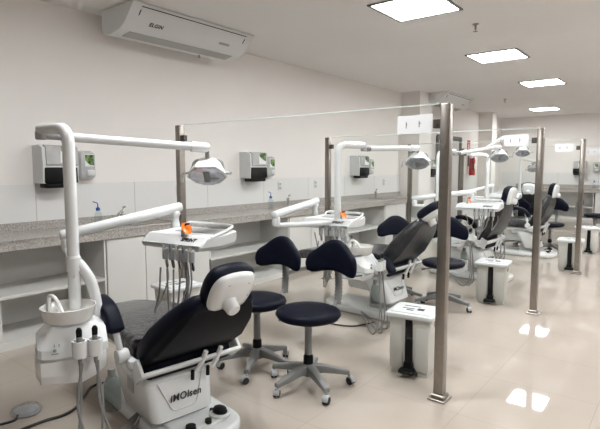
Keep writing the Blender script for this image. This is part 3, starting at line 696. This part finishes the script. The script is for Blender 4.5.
def lamp_arm(px, py, jend, end, label, head_rz, mid=.1, head_dz=-.12, fore=None):
    """operating light: arm hung under the bent pole top, lamp head at its end"""
    t = thing('operating_lamp', label, 'operating lamp', (px, py, 0), 0, 'dental operating lamps')
    jx, jy, jz = jend; a = Vector((jx, jy, 1.70+jz-.028)); e = Vector(end)
    d = (e-a).normalized(); L = (e-a).length
    MB().lathe([(.0, -.025), (.024, -.025), (.03, -.018), (.03, .012), (.028, .02)], 18, mx=T(a)).build('pivot', M['lgrey'], t)
    m = a+d*L*mid
    MB().tube([a, m], .021, 14).build('inner_arm', M['lgrey'], t)
    MB().tube([m-d*.012, m+d*.035], .027, 14).build('arm_joint', M['grey'], t)
    MB().tube([m+d*.03, e-d*.10], .0245, 16).build('arm', M['white'], t)
    MB().tube([e-d*.10, e-d*.005, e+d*.012], .03, 16, rs=[.031, .031, .02]).build('arm_end', M['white'], t)
    if fore:
        f = Vector(fore); MB().tube([e+Vector((0, 0, -.03)), f], .018, 12).build('forearm', M['white'], t); e = f; d = Vector((0, 0, 0))
    # head
    Hh = T(e+Vector((0, 0, head_dz))+d*.0) @ RZ(head_rz)      # local y = across, x = facing direction (tilted down)
    K = Hh @ RY(R_(46)) @ Matrix.Scale(1.12, 4)
    yk = MB().tube(fillet([Hh.inverted() @ (e+Vector((0, 0, -.02))), (0, 0, .075), (-.02, 0, .055)], .02), .013, 10, mx=Hh)
    yk.tube(fillet([(-.01, -.10, .0), (-.03, -.085, .07), (-.03, .085, .07), (-.01, .10, .0)], .03), .008, 8, mx=Hh); yk.build('yoke', M['grey'], t)
    def ring(x, w, h): return [(x, p, q) for p, q in ((-w/2, -.1*h), (-w*.42, .22*h), (-w*.25, .5*h), (w*.25, .5*h), (w*.42, .22*h), (w/2, -.1*h), (w*.32, -.42*h), (w*.12, -.55*h), (-w*.12, -.55*h), (-w*.32, -.42*h))]
    MB().loft([ring(-.065, .10, .07), ring(-.055, .15, .10), ring(.0, .205, .135), ring(.03, .22, .145), ring(.034, .215, .14)], mx=K).build('lamp_shell', M['white'], t, 30)
    MB().loft([ring(.0345, .205, .13), ring(.037, .2, .125), ring(.037, .19, .115), ring(.015, .12, .07)], mx=K).build('reflector', M['glass_lens'], t, 30)
    MB().box((.035, 0, -.005), (.02, .035, .075), .008, mx=K).box((.03, .04, -.02), (.012, .05, .012), .004, mx=K).build('bulb_shield', M['grey'], t)
    for s in (-1, 1):
        MB().tube([K @ Vector((.01, s*.10, .0)), K @ Vector((.02, s*.125, .005)), K @ Vector((.06, s*.135, .05 if s > 0 else -.02))], .0085, 8).build('handle', M['lgrey'], t)
    return t

def delivery(px, py, elbow, post, trz, label, arms_z=1.0, ntools=5, tx=.24, hang=.30):
    """instrument tray on its two-part arm; post = top of the tray post, elbow = knuckle between both arms"""
    t = thing('delivery_unit', label, 'instrument delivery unit', (px, py, 0), 0, 'dental instrument trays on arms')
    el = Vector(elbow); ps = Vector(post)
    MB().tube(fillet([(0, 0, arms_z), (el.x*.5, el.y*.5, arms_z), (el.x, el.y, arms_z), (el.x, el.y, arms_z+.04)], .03), .023, 12).tube([(0, 0, arms_z-.035), (0, 0, arms_z+.035)], .038, 16).build('lower_arm', M['white'], t, 50)
    MB().lathe([(.0, -.05), (.03, -.05), (.034, -.02), (.034, .02), (.024, .045), (0, .05)], 16, mx=T((el.x, el.y, arms_z+.045))).build('elbow', M['white'], t, 60)
    a = Vector((el.x, el.y, arms_z+.095)); d = (ps-a).normalized()
    MB().tube([a-d*.04, a-d*.03, ps+d*.03, ps+d*.045], .03, 16, rs=[.024, .034, .034, .026]).build('upper_arm', M['white'], t, 50)
    tz = ps.z-.165
    MB().lathe([(.026, tz+.02), (.03, tz+.05), (.022, tz+.09), (.026, tz+.11), (.036, tz+.125), (.03, tz+.15), (0, tz+.165)], 16, mx=T((ps.x, ps.y, 0))).build('tray_post', M['white'], t, 50)
    # tray: local x along its front edge (to the right), local y away from the operator; post sits at (-.17,.12)
    TM = T((ps.x, ps.y, tz)) @ RZ(trz) @ T((tx, -.10, 0)) @ Matrix.Diagonal((.88, .9, 1, 1))
    def sec(y, x0, x1, zt, zb): return [(x0, y, zb+.02), (x0+.02, y, zb), (x1-.03, y, zb), (x1, y, zb+.025), (x1, y, zt-.01), (x1-.01, y, zt), (x0+.02, y, zt), (x0, y, zt-.012)]
    MB().loft([sec(-.20, -.28, .27, -.025, -.045), sec(-.19, -.30, .285, -.02, -.055), sec(-.135, -.30, .29, .026, -.058), sec(.0, -.29, .30, .03, -.06), sec(.13, -.22, .30, .045, -.05), (sec(.17, -.19, .28, .04, -.03))], mx=TM).build('tray', M['plastic'], t, 32)
    rim = fillet([(-.19, .10, .02), (-.19, .16, .07), (.27, .16, .07), (.29, .06, .05), (.285, -.10, .02)], .05)
    MB().tube(rim, .0105, 10, mx=TM).build('tray_rail', M['white'], t, 60)
    MB().box((.05, .05, .036), (.40, .12, .006), .002, rot=(R_(6), 0, 0), mx=TM).box((-.16, -.06, .022), (.2, .08, .006), .002, rot=(R_(6), 0, 0), mx=TM).build('tray_mat', M['lgrey'], t)
    ft = TM @ frame((.11, -.163, .004), (1, 0, 0), (0, .055, .046))
    text_mesh('SPRINT', .038, ft @ T((.03, .0, .002)), 'lettering', M['ink'], t, .25, .0018)
    for k in range(ntools):
        c = TM @ T((-.02+k*.062, -.222, -.02))
        MB().prism([(.021*math.cos(R_(q)), .021*math.sin(R_(q))) for q in range(-60, 241, 25)], .07, c @ T((0, 0, -.06)), .004, 1).build('holder', M['lgrey'], t)
        h = MB().lathe([(.007, -.15), (.011, -.14), (.012, -.06), (.013, -.035), (.011, -.01), (.006, .0)], 10, mx=c @ T((0, -.016, 0)) @ RX(R_(12))).build('handpiece', M['grey'] if k % 2 else M['chrome'], t)
        p0 = c @ Vector((0, -.045, -.14)); p3 = c @ Vector((-.16+.1*((k*2) % 3), .13, -.09))
        dz = hang+.04*((k*3) % 4)
        mid = (p0+p3)/2; mid.z = p0.z-dz
        MB().tube(spline([p0, p0*.72+mid*.28+Vector((0, -.02, -dz*.25)), mid+Vector((-.02, -.05, 0)), p3*.6+mid*.4+Vector((0, .03, -dz*.1)), p3], 8), .0055, 6).build('hose', M['hose'], t)
    return t, TM
def curing_light(P, TM, xy, label):
    t = thing('curing_light', label, 'curing light', (P[0], P[1], 0), 0, 'curing lights with orange shields')
    K = TM @ T((xy[0], xy[1], .0)) @ RX(R_(6)) @ T((0, 0, -.055))
    MB().tube([(0, 0, .06), (0, 0, .075), (0, .0, .10), (.005, .01, .12)], .014, 12, mx=K, rs=[.011, .015, .015, .012]).build('body', M['lgrey'], t, 60)
    MB().tube(spline([(.005, .01, .12), (.01, .02, .145), (.04, .03, .15)], 4), .006, 8, mx=K).build('tip', M['black'], t)
    MB().lathe([(.008, -.002), (.022, .0), (.041, .01), (.042, .013), (.022, .004), (.008, .003)], 20, mx=K @ T((.02, .01, .118)) @ RY(R_(52))).build('shield', M['orange'], t, 60)

U = []
P1 = (-2.50, 1.27); J1 = (-.25, -.02, -.0)
cuspidor(*P1, 'white spittoon unit with round bowl and bent pole, nearest the camera', J1)
lamp_arm(*P1, J1, (.15, .79, 1.62), 'operating lamp hanging in front of the nearest wall post', R_(-50), .12, -.145)
t, TM = delivery(*P1, (-.46, .20), (-.24, .84, 1.225), R_(6), 'instrument tray on white arm above the nearest dental chair')
curing_light(P1, TM, (.06, -.13), 'curing light with orange shield on the nearest instrument tray')
P2 = (-2.50, 3.72); J2 = (.11, .26, 0)
cuspidor(*P2, 'white spittoon unit seen through the nearest glass, behind the aisle stool', J2, (.23, .06), 8, .07)
lamp_arm(*P2, J2, (.38, .83, 1.685), 'operating lamp left of the nearest aisle post', R_(-70), .05)
t, TM = delivery(*P2, (-.3, -.5), (-.37, .16, 1.17), R_(4), 'instrument tray on white arm behind the nearest glass', tx=.27)
curing_light(P2, TM, (.13, -.08), 'curing light with orange shield on the second instrument tray')
P3 = (-2.50, 5.97); J3 = (.11, .26, 0)
cuspidor(*P3, 'white spittoon unit just right of the nearest aisle post, seen through two panes', J3, (.21, .12), 8, .07)
lamp_arm(*P3, J3, (.46, .93, 1.77), 'operating lamp behind the paper notice of the second glass, left one', R_(-70), .05)
t, TM = delivery(*P3, (-.34, .06), (.26, .48, 1.18), R_(6), 'instrument tray on white arm left of the third dental chair', tx=.13, hang=.12)
curing_light(P3, TM, (-.16, -.08), 'curing light with orange shield on the third instrument tray')
P4 = (-2.62, 8.25); J4 = (-.24, -.1, 0)
cuspidor(*P4, 'white spittoon unit behind the third dental chair, its pole bent to the left', J4)
lamp_arm(*P4, J4, (.06, .55, 2.0), 'operating lamp just below the second paper notice, right one', R_(-70), .1, -.10, (.36, .64, 1.86))
delivery(*P4, (-.3, .1), (-.2, .9, 1.17), R_(6), 'instrument tray on white arm above the fourth dental chair', hang=.12)
P5 = (-3.12, 12.15); J5 = (.28, .1, -.06)
cuspidor(*P5, 'farthest white spittoon unit, behind the second aisle post', J5, (-.14, .02))
lamp_arm(*P5, J5, (.2, .25, 1.59), 'farthest operating lamp, hanging low left of the second aisle post', R_(-70), .05)

# ------------------------------------------------------------------ foot pedals and cords on the floor
def foot_pedal(x, y, rz, label, cord):
    t = thing('foot_pedal', label, 'foot pedal', (x, y, 0), rz, 'plastic wrapped foot pedals')
    MB().lathe([(.0, .001), (.07, .001), (.076, .012), (.066, .028), (.035, .038), (0, .04)], 24).build('pedal_body', M['lgrey'], t)
    r = random.Random(3); rings = []
    for rr, z in ((.08, .0015), (.088, .014), (.076, .036), (.045, .05), (.01, .054)):
        rings.append([(rr*math.cos(2*PI*k/20)*(1+r.uniform(-.05, .05)), rr*math.sin(2*PI*k/20)*(1+r.uniform(-.05, .05)), z+r.uniform(-.001, .006)) for k in range(20)])
    MB().loft(rings).build('plastic_wrap', M['film'], t)
    MB().tube(spline(cord, 8), .0075, 8).build('cord', M['cord'], t)
foot_pedal(-3.12, 1.25, 0, 'plastic wrapped foot pedal on the floor at the lower left', [(.03, -.06, .02), (.05, -.1, .009), (.03, -.25, .009), (.1, -.5, .009), (.12, -.8, .009)])
foot_pedal(-2.95, 3.78, 0, 'plastic wrapped foot pedal on the floor behind the aisle stool', [(.08, .0, .02), (.2, .03, .009), (.5, .1, .009), (.62, .35, .009)])
o = MB().tube(spline([(-2.9, .75, .010), (-2.92, 1.13, .010), (-2.92, 1.27, .010), (-2.9, 1.36, .010), (-2.93, 1.46, .010), (-3.04, 1.58, .010), (-3.14, 1.72, .010), (-3.0, 1.95, .010), (-2.86, 2.02, .010)], 10), .009, 8).build('cord', M['cord'])
tag(o, 'dark cord lying on the floor below the nearest spittoon unit', 'cord')

# ------------------------------------------------------------------ world, camera, view
w = bpy.data.worlds.new('world'); S.world = w; w.use_nodes = True
w.node_tree.nodes['Background'].inputs['Color'].default_value = (.9, .92, 1, 1); w.node_tree.nodes['Background'].inputs['Strength'].default_value = .3
cam = bpy.data.cameras.new('camera'); co = bpy.data.objects.new('camera', cam); COL.objects.link(co)
cam.sensor_width = 36; cam.lens = 496.4/600*36; cam.clip_end = 60; cam.clip_start = .05
yaw, pit = .6676, .09474
F = Vector((-math.sin(yaw)*math.cos(pit), math.cos(yaw)*math.cos(pit), -math.sin(pit)))
co.location = (0, 0, 1.5); co.rotation_euler = F.to_track_quat('-Z', 'Y').to_euler()
S.camera = co
S.view_settings.view_transform = 'Standard'; S.view_settings.look = 'None'; S.view_settings.gamma = 1; S.view_settings.use_curve_mapping = False
S.view_settings.exposure = 2.76
S.cycles.max_bounces = 10; S.cycles.transparent_max_bounces = 24; S.cycles.diffuse_bounces = 5; S.cycles.glossy_bounces = 5
S.cycles.use_denoising = True
S.cycles.sample_clamp_indirect = 4
